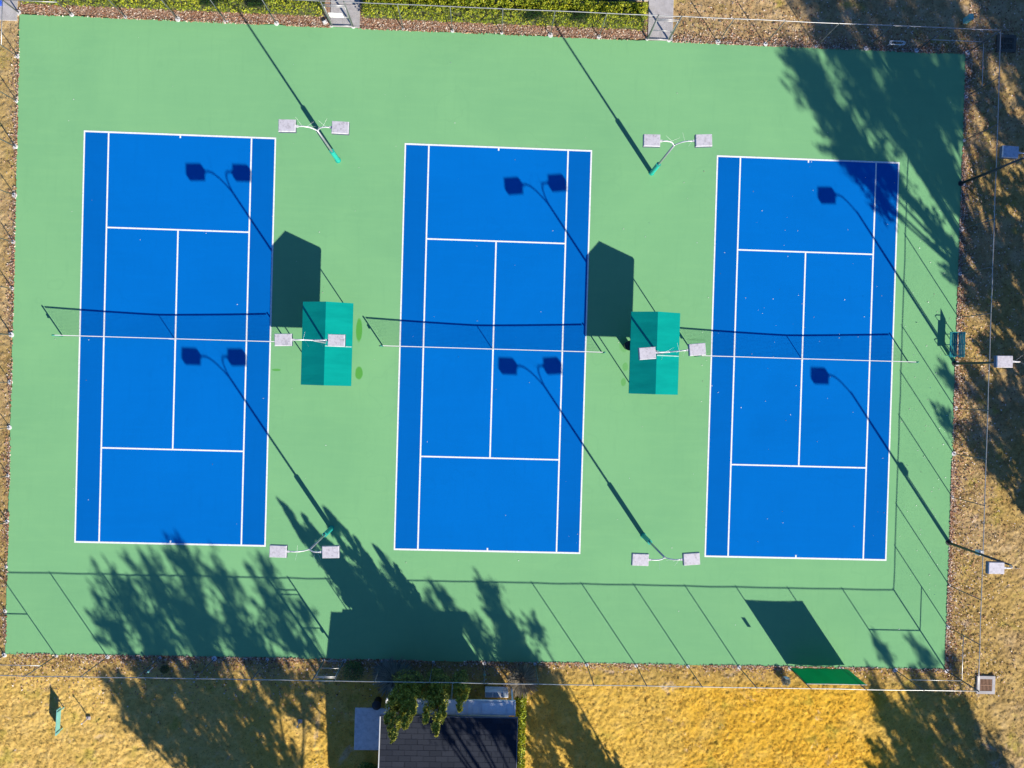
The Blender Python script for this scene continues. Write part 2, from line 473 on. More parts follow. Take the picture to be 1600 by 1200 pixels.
CW, CH, SW, SV = 10.97, 23.77, 8.23, 6.40
LW = 0.085
COURTS = [(0.0, 0.0, 'left'), (18.387, -0.033, 'middle'), (36.741, -0.054, 'right')]
for (cx, cy, nm) in COURTS:
    z1, z2 = 0.004, 0.008
    m = MB().rect(cx - SW / 2, cx + SW / 2, cy - CH / 2, cy + CH / 2, z1)
    court = tag(m.build('tennis_court', M['blue']), 'blue painted tennis court with white lines, %s of the three' % ('leftmost' if nm == 'left' else 'in the middle' if nm == 'middle' else 'rightmost'), kind='structure')
    for s in (-1, 1):
        a, b = sorted((s * SW / 2, s * CW / 2))
        MB().rect(cx + a, cx + b, cy - CH / 2, cy + CH / 2, z1).build('alley', M['alley'], court)
    def line(name, x0, x1, y0, y1):
        MB().rect(cx + x0, cx + x1, cy + y0, cy + y1, z2).build(name, M['line'], court)
    for s in (-1, 1):
        y0, y1 = sorted((s * CH / 2, s * (CH / 2 - LW * 1.15)))
        line('baseline', -CW / 2, CW / 2, y0, y1)
        yi = CH / 2 - LW * 1.15
        a, b = sorted((s * CW / 2, s * (CW / 2 - LW)))
        line('doubles_sideline', a, b, -yi, yi)
        a, b = sorted((s * SW / 2, s * (SW / 2 - LW)))
        line('singles_sideline', a, b, -yi, yi)
        a, b = sorted((s * SV, s * (SV - LW)))
        line('service_line', -SW / 2 + LW, SW / 2 - LW, a, b)
        a, b = sorted((s * yi, s * (yi - 0.14)))
        line('centre_mark', -LW / 2, LW / 2, a, b)
    line('centre_service_line', -LW / 2, LW / 2, -SV + LW, SV - LW)

# ------------------------------------------------------------------ paths, mulch, road
def slab_path(name, label, x0, x1, y0, y1, n, z=0.03):
    root = MB().rect(x0, x1, y0, y1, -0.02).build(name, M['mulch'])
    tag(root, label, kind='structure')
    L = (y1 - y0) / n
    for i in range(n):
        MB().box(((x0 + x1) / 2, y0 + L * (i + .5), z - 0.06 + random.uniform(-.004, .004)), (x1 - x0 - .01, L - .025, 0.12)).build('slab', M['concrete'], root, bevel=0.008)
    return root
slab_path('walkway', 'pale concrete walkway leading to the gate between the two hedges', 8.42, 10.12, 18.42, 23.7, 4)
slab_path('walkway', 'pale concrete walkway leading to the gate right of the long hedge', 26.95, 28.42, 18.42, 23.7, 4)
tag(MB().box((26.35, 22.2, -0.03), (1.17, 3.0, 0.12)).build('pavement', M['concrete']), 'pale concrete apron beside the walkway behind the long hedge', kind='structure')
tag(MB().box((18.0, 25.6, -0.05), (15.45, 9.9, 0.12)).build('road', M['asphalt']), 'dark blue asphalt strip behind the long hedge', kind='structure')
tag(MB().rect(-9.2, 8.40, 18.5, 21.0, -0.012).build('mulch_bed', M['mulch']), 'brown mulch strip under the left hedge', kind='structure')
tag(MB().rect(10.14, 26.93, 18.5, 20.6, -0.012).build('mulch_bed', M['mulch']), 'reddish mulch strip under the long hedge', kind='structure')
tag(MB().box((-10.5, 19.2, -0.03), (2.2, 2.4, 0.10)).build('pavement', M['concrete']), 'grey concrete corner patch outside the top left fence corner', kind='structure')

# ------------------------------------------------------------------ fences
FH = 3.05
def strands(L, h0, h1, r=0.0009, step=0.10):
    """diagonal wires of chain link filling a panel L wide from h0 to h1, along local x"""
    H = h1 - h0
    vs = []; fs = []
    tri = [(math.cos(a), math.sin(a)) for a in (0, 2.094, 4.189)]
    for sgn in (1, -1):
        k = -H
        while k < L:
            a0 = max(0, -k); a1 = min(H, L - k)
            if a1 - a0 > 0.03:
                xs = (k + a0, k + a1)
                zs = (a0, a1)
                if sgn < 0: xs = (L - xs[0], L - xs[1])
                d = Vector((xs[1] - xs[0], 0, zs[1] - zs[0])).normalized()
                p = Vector((0, 1, 0)); q = d.cross(p)
                n = len(vs)
                for X, Zz in zip(xs, zs):
                    for (c_, s_) in tri:
                        w = (p * c_ + q * s_) * r
                        vs.append((X + w.x, w.y + sgn * 0.002, h0 + Zz + w.z))
                for i in range(3):
                    j = (i + 1) % 3
                    fs.append((n + i, n + j, n + 3 + j, n + 3 + i))
            k += step
    return vs, fs

def fence(name, label, pts, gate=(), mids=(), heavy=(), end_posts=(True, True)):
    """pts: base points along one straight side; gate: bays left out; mids: bays with a middle rail"""
    a, b = Vector(pts[0]), Vector(pts[-1])
    ang = math.atan2(b.y - a.y, b.x - a.x)
    root = empty(name, (a.x, a.y, 0), label, 'fence', rz=ang)
    ds = [(Vector(p) - a).length for p in pts]
    r = random.Random(name)
    lean = [r.uniform(-.012, .012) for _ in ds]
    for i, d in enumerate(ds):
        if (i == 0 and not end_posts[0]) or (i == len(ds) - 1 and not end_posts[1]): continue
        rad = 0.038 if (i in heavy or i in (0, len(ds) - 1) or i in gate or i - 1 in gate) else 0.027
        m = MB().tube([(d, 0, -0.1), (d + lean[i], lean[i], FH + .02)], rad, 8)
        m.tube([(d + lean[i], lean[i], FH + .02), (d + lean[i], lean[i], FH + .07)], [rad * 1.15, rad * .3], 8)
        m.build('post', M['steel'], root, smooth=True)
        fr = r.uniform(.09, .17)
        MB().tube([(d, 0, -.1), (d, 0, .015 + r.uniform(0, .02))], [fr, fr * .9], 9).build('footing', M['concrete_pad'], root)
    rail = []
    for i, d in enumerate(ds):
        rail.append((d + lean[i], lean[i], FH))
        if i < len(ds) - 1:
            rail.append(((d + ds[i + 1]) / 2, r.uniform(-.012, .012), FH - r.uniform(0, .02)))
    MB().tube(rail, 0.024, 7).build('top_rail', M['rail'], root, smooth=True)
    for i in range(len(ds) - 1):
        L = ds[i + 1] - ds[i] - .04
        lo = 2.62 if i in gate else 0.04
        vs, fs = strands(L, lo, FH - .02)
        m = MB().add([(x + ds[i] + .02, y, z) for x, y, z in vs], fs)
        m.build('chain_link_panel', M['wire'], root)
        if i in gate:
            MB().tube([(ds[i], 0, 2.6), (ds[i + 1], 0, 2.6)], 0.024, 7).build('header_rail', M['rail'], root, smooth=True)
        else:
            MB().tube([(ds[i] + .03, .004, .05), (ds[i + 1] - .03, .004, .05)], 0.004, 4).build('tension_wire', M['wire'], root)
        if i in mids:
            MB().tube([(ds[i], 0, FH * .5), (ds[i + 1], 0, FH * .5)], 0.022, 7).build('brace_rail', M['rail'], root, smooth=True)
    return root

def gate_leaf(name, label, p, q, h=2.43, sign=False):
    p, q = Vector(p), Vector(q)
    d = q - p; L = d.length - .12
    ang = math.atan2(d.y, d.x)
    root = empty(name, p + d.normalized() * .06, label, 'gate', rz=ang)
    m = MB()
    m.tube([(0, 0, .06), (0, 0, h)], .022, 7).tube([(L, 0, .06), (L, 0, h)], .022, 7)
    for z in (.08, 1.2, h):
        m.tube([(0, 0, z), (L, 0, z)], .02, 7)
    m.build('gate_frame', M['rail'], root, smooth=True)
    vs, fs = strands(L, .08, h)
    MB().add(vs, fs).build('chain_link_panel', M['wire'], root)
    MB().box((L - .05, 0, 1.1), (.14, .07, .12)).build('latch', M['steel'], root, bevel=.01)
    for z in (.3, 2.1):
        MB().tube([(-.045, 0, z - .06), (-.045, 0, z + .06)], .022, 6).build('hinge', M['steel'], root)
    if sign:
        MB().box((L * .42, -.03, 1.45), (.78, .012, .55)).build('sign_plate', M['white'], root, bevel=.004)
    return root

def xs_to(pxs, py0, py1, yy):
    n = len(pxs)
    return [(G(px, py0 + (py1 - py0) * (px - pxs[0]) / (pxs[-1] - pxs[0])).x, yy, 0) for px in pxs]
yT, yB, xL, xR = 18.47, -18.47, -9.31, 46.11
topx = [28, 112, 196, 278, 353, 432, 518, 552, 630, 707, 784, 860, 936, 1011, 1045, 1122, 1196, 1275, 1353, 1432, 1510]
top = xs_to(topx, 22, 84, yT); top[0] = (xL, yT, 0); top[-1] = (xR, yT, 0)
fence('chain_link_fence', 'tall galvanised chain link fence along the hedges at the top', top, gate=(6, 13), mids=(0, 19))
gate_leaf('fence_gate', 'chain link gate with white plate at the walkway between hedges', top[6], top[7], sign=True)
gate_leaf('fence_gate', 'chain link gate at the walkway right of the long hedge', top[13], top[14])
botx = [10, 88, 168, 250, 335, 418, 506, 538, 597, 677, 757, 836, 917, 994, 1075, 1155, 1234, 1315, 1399, 1478]
bot = xs_to(botx, 1020, 1048, yB); bot[0] = (xL, yB, 0); bot[-1] = (xR, yB, 0)
fence('chain_link_fence', 'tall galvanised chain link fence along the bottom, on the house side', bot, gate=(6,), mids=(0, 18), end_posts=(True, True))
gate_leaf('fence_gate', 'chain link gate near the house, in the bottom fence', bot[6], bot[7])
ry = [84, 151, 219, 287, 358, 428, 496, 568, 638, 709, 777, 848, 915, 980, 1047]
rp = [(xR, G(1508 - (y - 84) * .029, y).y, 0) for y in ry]; rp[0] = (xR, yT, 0); rp[-1] = (xR, yB, 0)
fence('chain_link_fence', 'tall galvanised chain link fence along the right under the trees', rp, mids=(0, 13), end_posts=(False, False))
ly = [17, 88, 158, 229, 305, 378, 451, 523, 597, 668, 743, 815, 886, 955, 1019]
lp = [(xL, G(28 - (y - 17) * .019, y).y, 0) for y in ly]; lp[0] = (xL, yT, 0); lp[-1] = (xL, yB, 0)
fence('chain_link_fence', 'tall galvanised chain link fence along the left edge', lp, mids=(0, 13), heavy=(3, 7, 11), end_posts=(False, False))

# ------------------------------------------------------------------ nets
def net(cx, cy, label):
    root = empty('tennis_net', (cx, cy, 0), label, 'net', 'tennis nets')
    HX = 6.42
    def top(x):
        a = abs(x) / HX
        return 0.915 + (1.07 - .915) * (a ** 1.25)
    for s in (-1, 1):
        p = MB().tube([(s * HX, 0, -.05), (s * HX, 0, 1.07)], .042, 10).tube([(s * HX, 0, 1.07), (s * HX, 0, 1.10)], [.046, .03], 10)
        po = p.build('net_post', M['teal_frame'], root, smooth=True)
        if s < 0:
            MB().box((s * HX - .07, 0, .72), (.08, .07, .12)).tube([(s * HX - .10, 0, .72), (s * HX - .17, .02, .64)], .01, 6).build('crank', M['steel'], po)
    n = 40
    xs = [-HX + .12 + (2 * HX - .24) * i / n for i in range(n + 1)]
    vs = []; fs = []
    for x in xs:
        h = top(x)
        vs += [(x, -.018, h - .045), (x, -.018, h), (x, .018, h), (x, .018, h - .045)]
    for i in range(n):
        b = 4 * i
        for k in range(3): fs.append((b + k, b + k + 1, b + k + 5, b + k + 4))
    fs += [(0, 1, 2, 3), (4 * n + 3, 4 * n + 2, 4 * n + 1, 4 * n)]
    MB().add(vs, fs).build('headband', M['band'], root)
    MB().tube([(-HX, 0, 1.06)] + [(x, 0, top(x) - .01) for x in xs] + [(HX, 0, 1.06)], .006, 5).build('net_cable', M['steel'], root)
    m = MB()
    w = .0026
    x = -HX + .12
    while x <= HX - .12:
        m.tube([(x, 0, .03), (x, 0, top(x) - .04)], w, 3, cap=False); x += .05
    z = .03
    while z < 1.02:
        pp = [(xx, .002, min(z * top(xx) / 1.0, top(xx) - .03)) for xx in xs[::2]]
        m.tube(pp, w, 3, cap=False); z += .05
    m.build('net_mesh', M['netcord'], root)
    MB().box((0, -.026, .46), (.05, .006, .91)).box((0, 0, .012), (.10, .08, .02)).build('centre_strap', M['band'], root)
    return root
net(0, 0.03, 'tennis net across the left blue court')
net(18.387, -0.02, 'tennis net across the middle blue court')
net(36.741, -0.05, 'tennis net across the right blue court')

# ------------------------------------------------------------------ light poles
def luminaire(root, c, yaw, armdir):
    """shoebox lamp head centred at c (local), with glass below"""
    mz = Matrix.Rotation(yaw, 3, 'Z')
    hx, hy, hz = .43, .31, .13
    vs = []
    for (z, k) in ((-hz, 1.0), (hz * .55, 1.0), (hz, .93)):
        vs += [Vector(c) + mz @ Vector((a * hx * k, b * hy * k, z)) for (a, b) in ((-1, -1), (1, -1), (1, 1), (-1, 1))]
    top = MB().add(vs[4:], [(4, 5, 6, 7)] + [(i, (i + 1) % 4, (i + 1) % 4 + 4, i + 4) for i in range(4)])
    h = top.build('lamp_head', M['lamp'], root)
    MB().add(vs[:8], [(3, 2, 1, 0)] + [(i, (i + 1) % 4, (i + 1) % 4 + 4, i + 4) for i in range(4)]).build('lamp_box', M['lampdark'], h)
    MB().box(Vector(c) + Vector((0, 0, -hz - .006)), (hx * 1.7, hy * 1.6, .008), mz).build('lens', M['lens'], h)
    MB().box(Vector(c) + mz @ Vector((-armdir * (hx + .06), 0, 0)), (.12, .10, .11), mz).build('knuckle', M['armwhite'], h)

def light_pole(base, lamps, label, box=False, spikes=True, pad=True):
    base = Vector(base)
    root = empty('light_pole', base, label, 'light pole', 'court light poles')
    H = 5.62
    if pad:
        MB().tube([(0, 0, 0), (0, 0, 1.9)], .135, 14).build('pole_pad', M['teal'], root, smooth=False)
    MB().tube([(0, 0, -.1), (0, 0, H)], [.068, .05] if pad else [.085, .05], 12).build('pole', M['polepaint'] if pad else M['poledark'], root, smooth=True)
    MB().tube([(0, 0, -.01), (0, 0, .03)], .17, 14).build('base_plate', M['teal'] if pad else M['poledark'], root)
    for w in lamps:
        c = Vector(w) - base
        d = Vector((c.x, c.y, 0)); L = d.length; u = d / L
        s = 1 if u.x > 0 else -1
        e = L - .5
        pts = [Vector((0, 0, H - .15)), u * e * .10 + Vector((0, 0, H + .12)), u * e * .24 + Vector((0, 0, H + .36)), u * e * .42 + Vector((0, 0, H + .53)),
               u * e * .65 + Vector((0, 0, H + .62)), u * e * .85 + Vector((0, 0, c.z + .01)), u * e + Vector((0, 0, c.z))]
        MB().tube(pts, .034, 8).build('arm', M['armwhite'], root, smooth=True)
        yaw = math.atan2(u.y * s, u.x * s)
        luminaire(root, c, yaw, s)
        if spikes:
            r = random.Random(int(w[0] * 100))
            for k in range(3):
                a = r.uniform(0, 6.28); q = u * (e * r.uniform(.25, .95)) + Vector((0, 0, H + .6))
                MB().tube([q, q + Vector((math.cos(a) * .42, math.sin(a) * .42, r.uniform(.12, .4)))], [.004, .003], 4).build('bird_spike', M['white'], root)
    if box:
        MB().box((.12, .03, 2.75), (.3, .28, .36)).build('control_box', M['white'], root, bevel=.02)
    return root
LZ = 6.22
def lampw(px, py): p = G(px, py, LZ); return (p.x, p.y, p.z)
poles = [
    ((9.08, 10.70, 0), [(449, 197), (532, 200)], 'twin head light pole between left and middle courts, at the hedge end'),
    ((9.16, 0.0, 0), [(443, 531), (526, 532)], 'twin head light pole rising through the left green canopy'),
    ((9.25, -10.72, 0), [(435, 861), (517, 862)], 'twin head light pole between left and middle courts, at the house end'),
    ((27.42, 10.65, 0), [(1018, 220), (1099, 220)], 'twin head light pole between middle and right courts, at the hedge end'),
    ((27.5, -0.05, 0), [(1011, 552), (1089, 546)], 'twin head light pole rising through the right green canopy'),
    ((27.58, -10.75, 0), [(1000, 874), (1080, 873)], 'twin head light pole between middle and right courts, at the house end'),
    ((45.98, 10.70, 0), [(1577, 238)], 'single head light pole in tree shade on the right fence'),
    ((45.98, -0.04, 0), [(1568, 565)], 'single head light pole beside the teal bench on the right fence'),
    ((45.98, -10.77, 0), [(1555, 887)], 'single head light pole with a white box on the right fence'),
]
for i, (b, l, lab) in enumerate(poles):
    light_pole(b, [lampw(*q) for q in l], lab, box=(i == 8), pad=(i < 6))

# ------------------------------------------------------------------ canopies
def canopy(cx, cy, label):
    root = empty('shade_canopy', (cx, cy, 0), label, 'canopy', 'gabled green shade canopies')
    ez, rz_, hw, hl = 2.16, 2.72, 1.38, 2.3
    N = 16; K = 5
    for s in (-1, 1):
        vs = []; fs = []
        for j in range(K + 1):
            for i in range(N + 1):
                y = -hl + 2 * hl * i / N
                a = j / K
                sag = 0.014 * math.sin(math.pi * a) * (1 - abs(math.cos(math.pi * 4 * i / N)) * .6)
                vs.append((s * hw * a, y, rz_ + (ez - rz_) * a - sag))
        for j in range(K):
            for i in range(N):
                q = (j * (N + 1) + i, j * (N + 1) + i + 1, (j + 1) * (N + 1) + i + 1, (j + 1) * (N + 1) + i)
                fs.append(q if s < 0 else q[::-1])
        pnl = MB().add(vs, fs).build('roof_panel', M['canopy'], root)
        so = pnl.modifiers.new('thick', 'SOLIDIFY'); so.thickness = .012; so.offset = -1
        # short valance along the eave
        MB().box((s * hw, 0, ez - .05), (.014, 2 * hl, .09)).build('valance', M['canopy'], pnl)
        for k in range(1, 6):
            y = -hl + 2 * hl * k / 6
            d = Vector((s * hw, 0, ez - rz_))
            an = math.atan2(rz_ - ez, hw) * (1 if s > 0 else -1)
            MB().box((s * hw / 2, y, (rz_ + ez) / 2 - .06), (d.length * .94, .03, .03), Matrix.Rotation(an, 3, 'Y')).build('rafter', M['teal_frame'], pnl)
    for e in (-1, 1):
        y = e * (hl - .012)
        pf = [(-hw + .008, ez - .09), (hw - .008, ez - .09), (hw - .008, ez - .008), (0, rz_ - .008), (-hw + .008, ez - .008)]
        MB().add([(px_, y - .005, pz_) for px_, pz_ in pf] + [(px_, y + .005, pz_) for px_, pz_ in pf],
                 [(0, 1, 2, 3, 4), (9, 8, 7, 6, 5)] + [(i, i + 5, (i + 1) % 5 + 5, (i + 1) % 5) for i in range(5)]).build('gable_end', M['canopy'], root)
    an = math.atan2(rz_ - ez, hw)
    MB().box((hw / 2, -.13, (rz_ + ez) / 2 + .012), (hw * 1.06, .05, .012), Matrix.Rotation(an, 3, 'Y')).build('webbing_strap', M['seam'], root)
    MB().tube([(0, -hl, rz_ - .05), (0, hl, rz_ - .05)], .03, 7).build('ridge_beam', M['teal_frame'], root)
    for s in (-1, 1):
        MB().tube([(s * (hw - .1), -hl, ez - .03), (s * (hw - .1), hl, ez - .03)], .028, 7).build('eave_beam', M['teal_frame'], root)
        for e in (-1, 1):
            MB().tube([(s * .92, e * (hl - .5), 0), (s * .92, e * (hl - .5), ez + .12)], .032, 8).build('leg', M['teal_frame'], root, smooth=True)
        MB().tube([(-(hw - .1), s * (hl - .02), ez - .03), ((hw - .1), s * (hl - .02), ez - .03)], .025, 7).build('tie_beam', M['teal_frame'], root)
    return root
canopy(9.15, -0.05, 'green gabled shade canopy between the left and middle courts')
canopy(27.46, -0.03, 'green gabled shade canopy between the middle and right courts')

# bin under the right canopy
b = empty('trash_bin', (26.28, .42, 0), 'dark round bin half hidden under the right canopy eave', 'bin')
MB().tube([(0, 0, 0), (0, 0, .78)], [.22, .27], 16).build('bin_body', M['black'], b, smooth=False)
MB().tube([(0, 0, .78), (0, 0, .83), (0, 0, .9)], [.29, .29, .12], 16).build('lid', M['black'], b)

# ------------------------------------------------------------------ bench on the right
bp = G(1489, 539)
bn = empty('park_bench', (45.62, bp.y, 0), 'teal slatted bench with backrest at the right edge of the pad', 'bench')
BL = 1.5
for k in range(4):
    MB().box((-.20 + k * .115, 0, .44), (.09, BL, .035)).build('seat_slat', M['bench'], bn, bevel=.006)
for k in range(4):
    MB().box((.27 + k * .035, 0, .54 + k * .105), (.03, BL, .085), Matrix.Rotation(math.radians(18), 3, 'Y')).build('back_slat', M['bench'], bn, bevel=.006)
for s in (-1, 0, 1):
    y = s * (BL / 2 - .12)
    MB().tube([(-.2, y, 0), (-.2, y, .42)], .025, 6).tube([(-.2, y, .41), (.24, y, .41), (.40, y, .9)], .022, 6).tube([(.24, y, .41), (.3, y, 0)], .025, 6).build('bench_frame', M['bench'], bn)
for s in (-1, 1):
    y = s * (BL / 2 - .04)
    MB().tube([(-.22, y, .42), (-.24, y, .63), (-.1, y, .67), (.3, y, .66)], .02, 6).build('armrest', M['bench'], bn)

# ------------------------------------------------------------------ windscreen and signs on the house-side fence
pa, pb = bot[16][0] - .03, bot[17][0] + .32
NX, NZ = 24, 12
vs = []; fs = []
for j in range(NZ + 1):
    for i in range(NX + 1):
        u, v = i / NX, j / NZ
        x = pa + (pb - pa) * u
        z = .13 + 2.38 * v + .05 * math.sin(math.pi * u) * (1 - v) * -1 - .03 * math.sin(math.pi * u) * v
        y = yB + .05 + .03 * math.sin(u * 9 + v * 2) * math.sin(math.pi * v) + .015 * math.sin(u * 23)
        vs.append((x, y, z))
for j in range(NZ):
    for i in range(NX):
        a = j * (NX + 1) + i
        fs.append((a, a + 1, a + NX + 2, a + NX + 1))
ws = empty('windscreen', ((pa + pb) / 2, yB + .05, 0), 'dark green fabric windscreen tied to the bottom fence', 'windscreen')
ws.location = (0, 0, 0)
o = MB().add(vs, fs).build('fabric', M['screen'], ws, smooth=True)
so = o.modifiers.new('thick', 'SOLIDIFY'); so.thickness = .004
MB().tube([(pa, yB + .05, 2.52), ((pa + pb) / 2, yB + .05, 2.49), (pb, yB + .05, 2.52)], .014, 6).build('top_hem', M['white'], ws)
sgn = MB().box((G(1212, 1043).x, yB + .06, 1.68), (.22, .012, .36)).build('fence_sign', M['white'], bevel=.004)
tag(sgn, 'small blank plate on the bottom fence left of the windscreen', 'sign')

# ------------------------------------------------------------------ house
hx0, hx1, hy0, hy1 = HOUSE
hr = empty('house', ((hx0 + hx1) / 2, hy1, 0), 'small house with dark shingle roof at the bottom edge', 'house')
hr.location = (0, 0, 0)
MB().box(((hx0 + hx1) / 2, (hy0 + hy1) / 2, 1.38), (hx1 - hx0 - .5, hy1 - hy0 - .6, 2.96)).build('wall', M['wall'], hr)
# roof: gable with ridge along x, shingle courses as overlapping strips
ridge_y = (hy0 + hy1) / 2; ez = 3.0; rzz = 3.28
rx0, rx1 = hx0 - .16, hx1 + .16
slope = math.atan2(rzz - ez, hy1 + .08 - ridge_y)
m = MB()
yy0, yy1 = hy0 - .08, hy1 + .08
m.add([(rx0, yy1, ez), (rx1, yy1, ez), (rx1, ridge_y, rzz), (rx0, ridge_y, rzz), (rx0, yy0, ez), (rx1, yy0, ez),
       (rx0, yy1, ez - .14), (rx1, yy1, ez - .14), (rx1, ridge_y, rzz - .14), (rx0, ridge_y, rzz - .14), (rx0, yy0, ez - .14), (rx1, yy0, ez - .14)],
      [(0, 1, 2, 3), (3, 2, 5, 4), (7, 6, 9, 8), (8, 9, 10, 11), (0, 6, 7, 1), (4, 5, 11, 10), (0, 3, 9, 6), (3, 4, 10, 9), (1, 7, 8, 2), (2, 8, 11, 5)])
roof = m.build('roof', M['shingle'], hr)
# gable walls
for x in (hx0 + .26, hx1 - .26):
    MB().add([(x - .05, hy0 + .3, 2.86), (x - .05, hy1 - .3, 2.86), (x - .05, ridge_y, rzz - .16), (x + .05, hy0 + .3, 2.86), (x + .05, hy1 - .3, 2.86), (x + .05, ridge_y, rzz - .16)],
             [(0, 1, 2), (5, 4, 3), (0, 3, 4, 1), (1, 4, 5, 2), (2, 5, 3, 0)]).build('gable', M['wall'], hr)
# individual shingles on the slope in view
L = (yy1 - ridge_y) / math.cos(slope)
exposure = .30; nrow = int(L / exposure); ncol = 11
wtab = (rx1 - rx0 - .02) / ncol
proto = {}
for wi, wd in enumerate((wtab - .018, wtab / 2 - .018)):
    mm = MB().box((0, 0, 0), (wd, exposure + .05, .016))
    me = bpy.data.meshes.new('shingle'); me.from_pydata(mm.v, [], mm.f); me.materials.append(M['shingle']); proto[wi] = me
for r_ in range(min(nrow, 14)):
    s = (r_ + .5) * exposure
    y = yy1 - s * math.cos(slope); z = ez + s * math.sin(slope) + .014
    tabs = [(rx0 + .01 + wtab * (k + .5), 0) for k in range(ncol)] if r_ % 2 == 0 else \
        [(rx0 + .01 + wtab * .25, 1)] + [(rx0 + .01 + wtab * (k + 1), 0) for k in range(ncol - 1)] + [(rx1 - .01 - wtab * .25, 1)]
    for (x, wi) in tabs:
        o = bpy.data.objects.new('shingle', proto[wi]); COL.objects.link(o)
        o.parent = roof
        o.location = (x + random.uniform(-.003, .003), y + random.uniform(-.008, .008), z + random.uniform(0, .004))
        o.rotation_euler = (-slope + .028, 0, random.uniform(-.006, .006))
for s, x in ((-1, rx0 - .03), (1, rx1 + .03)):
    mm = MB()
    mm.box((x, (yy1 + ridge_y) / 2, (ez + rzz) / 2 - .04), (.05, L + .05, .18), Matrix.Rotation(-slope, 3, 'X'))
    mm.build('barge_board', M['metalroof'] if s < 0 else M['lampdark'], roof)
MB().box(((rx0 + rx1) / 2, yy1 + .03, ez - .06), (rx1 - rx0 + .12, .05, .16)).build('fascia', M['lampdark'], roof)
# lean-to with pale metal sheets in front
lx0, lx1 = G(605, 1093, 2.55).x, G(804, 1095, 2.55).x
ly1, ly0 = G(700, 1094, 2.55).y, hy1 + .12
lean = MB().box(((lx0 + lx1) / 2, (ly0 + ly1) / 2, 2.64), (lx1 - lx0, ly1 - ly0, .05), Matrix.Rotation(math.radians(-8), 3, 'X')).build('porch_roof', M['metalroof'], hr)
npan = 11
for k in range(npan + 1):
    x = lx0 + (lx1 - lx0) * k / npan
    MB().box((x, (ly0 + ly1) / 2, 2.685), (.03, (ly1 - ly0) * .99, .03), Matrix.Rotation(math.radians(-8), 3, 'X')).build('standing_seam', M['metalroof'], lean)
MB().box(((lx0 + lx1) / 2, ly1 + .03, 2.57), (lx1 - lx0 + .1, .05, .12)).build('gutter', M['trim'], lean)
MB().box((lx0 - .03, (ly0 + ly1) / 2, 2.66), (.06, ly1 - ly0, .13), Matrix.Rotation(math.radians(-8), 3, 'X')).build('side_trim', M['trim'], lean)
MB().box((lx1 + .03, (ly0 + ly1) / 2, 2.66), (.06, ly1 - ly0, .13), Matrix.Rotation(math.radians(-8), 3, 'X')).build('side_trim', M['trim'], lean)
for x in (lx0 + .1, (lx0 + lx1) / 2, lx1 - .1):
    MB().box((x, ly1 - .06, 1.25), (.09, .09, 2.6)).build('porch_post', M['trim'], hr)
sk = G(772, 1105, 2.7)
MB().box((sk.x, (ly0 + ly1) / 2, 2.70), (1.35, (ly1 - ly0) * .82, .035), Matrix.Rotation(math.radians(-8), 3, 'X')).build('roof_sheet', M['metalroof'], lean)

# water/AC unit beside the porch
ap = G(776, 1086, .8)
ac = empty('utility_unit', (ap.x, ap.y + .02, 0), 'pale utility unit behind the porch roof of the house', 'utility box')
MB().box((0, 0, .42), (1.35, .34, .78)).build('casing', M['concrete_pad'], ac, bevel=.02)
for k in range(3):
    MB().box((-.45 + k * .45, 0, .815), (.36, .24, .02)).build('top_grille', M['glass'], ac)

cp = [G(555, 1106), G(604, 1106), G(604, 1172), G(557, 1172)]
tag(MB().box(((cp[0].x + cp[1].x) / 2, (cp[0].y + cp[2].y) / 2, -.02), (cp[1].x - cp[0].x, cp[0].y - cp[2].y, .14)).build('concrete_pad', M['concrete_pad'], bevel=.02), 'pale concrete pad beside the house wall', kind='structure')
bp2 = G(588, 1103, .8)
bn2 = empty('trash_bin', (bp2.x, bp2.y, 0), 'black round bin at the corner of the concrete pad by the house', 'bin')
MB().tube([(0, 0, -.05), (0, 0, .72)], [.2, .25], 16).build('bin_body', M['black'], bn2)
MB().tube([(0, 0, .72), (0, 0, .76), (0, 0, .82)], [.27, .27, .1], 16).build('lid', M['black'], bn2)

# ------------------------------------------------------------------ vegetation
def hedge(label, x0, x1, y0, y1, h, n, mat='hedge', sz=.13, core=True):
    root = empty('clipped_hedge', ((x0 + x1) / 2, (y0 + y1) / 2, 0), label, 'hedge')
    root.location = (0, 0, 0)
    # twiggy core with an uneven top
    kx = max(3, int((x1 - x0) / .3)); ky = max(3, int((y1 - y0) / .3))
    vs = []; fs = []
    for j in range(ky + 1):
        for i in range(kx + 1):
            x = x0 + (x1 - x0) * i / kx; y = y0 + (y1 - y0) * j / ky
            edge = min(i, kx - i, j, ky - j) == 0
            vs.append((x, y, -.05 if edge else h - .2 + random.uniform(-.1, .06)))
    for j in range(ky):
        for i in range(kx):
            a = j * (kx + 1) + i; fs.append((a, a + 1, a + kx + 2, a + kx + 1))
    MB().add(vs, fs).build('stems', M['hedge_core'], root)
    x = rng.uniform(x0 - .08, x1 + .08, n); y = rng.uniform(y0 - .08, y1 + .08, n)
    lump = vnoise(x, y, 2.2, 21); lump2 = vnoise(x, y, 5.5, 22)
    e = np.minimum(np.minimum(x - x0, x1 - x), np.minimum(y - y0, y1 - y))
    topz = h + .22 * (lump - .5) + .16 * (lump2 - .5) - .35 * np.clip(.22 - e, 0, .3) / .22
    z = topz - rng.exponential(.09, n)
    side = rng.random(n) < .25
    z = np.where(side & (e < .2), rng.uniform(.05, 1, n) * topz, z)
    ok = (z > 0) & (lump2 > .16)
    c = np.stack([x, y, z], 1)[ok]
    v, q = leaf_quads(c, rng.uniform(.6, 1.3, len(c)) * sz, .55, .3)
    np_mesh('foliage', v, q, M[mat], root, rng.random(len(c)))
    return root
hedge('bright green clipped hedge along the fence, left of the first walkway', -9.0, 8.1, 18.98, 20.6, .9, 16000)
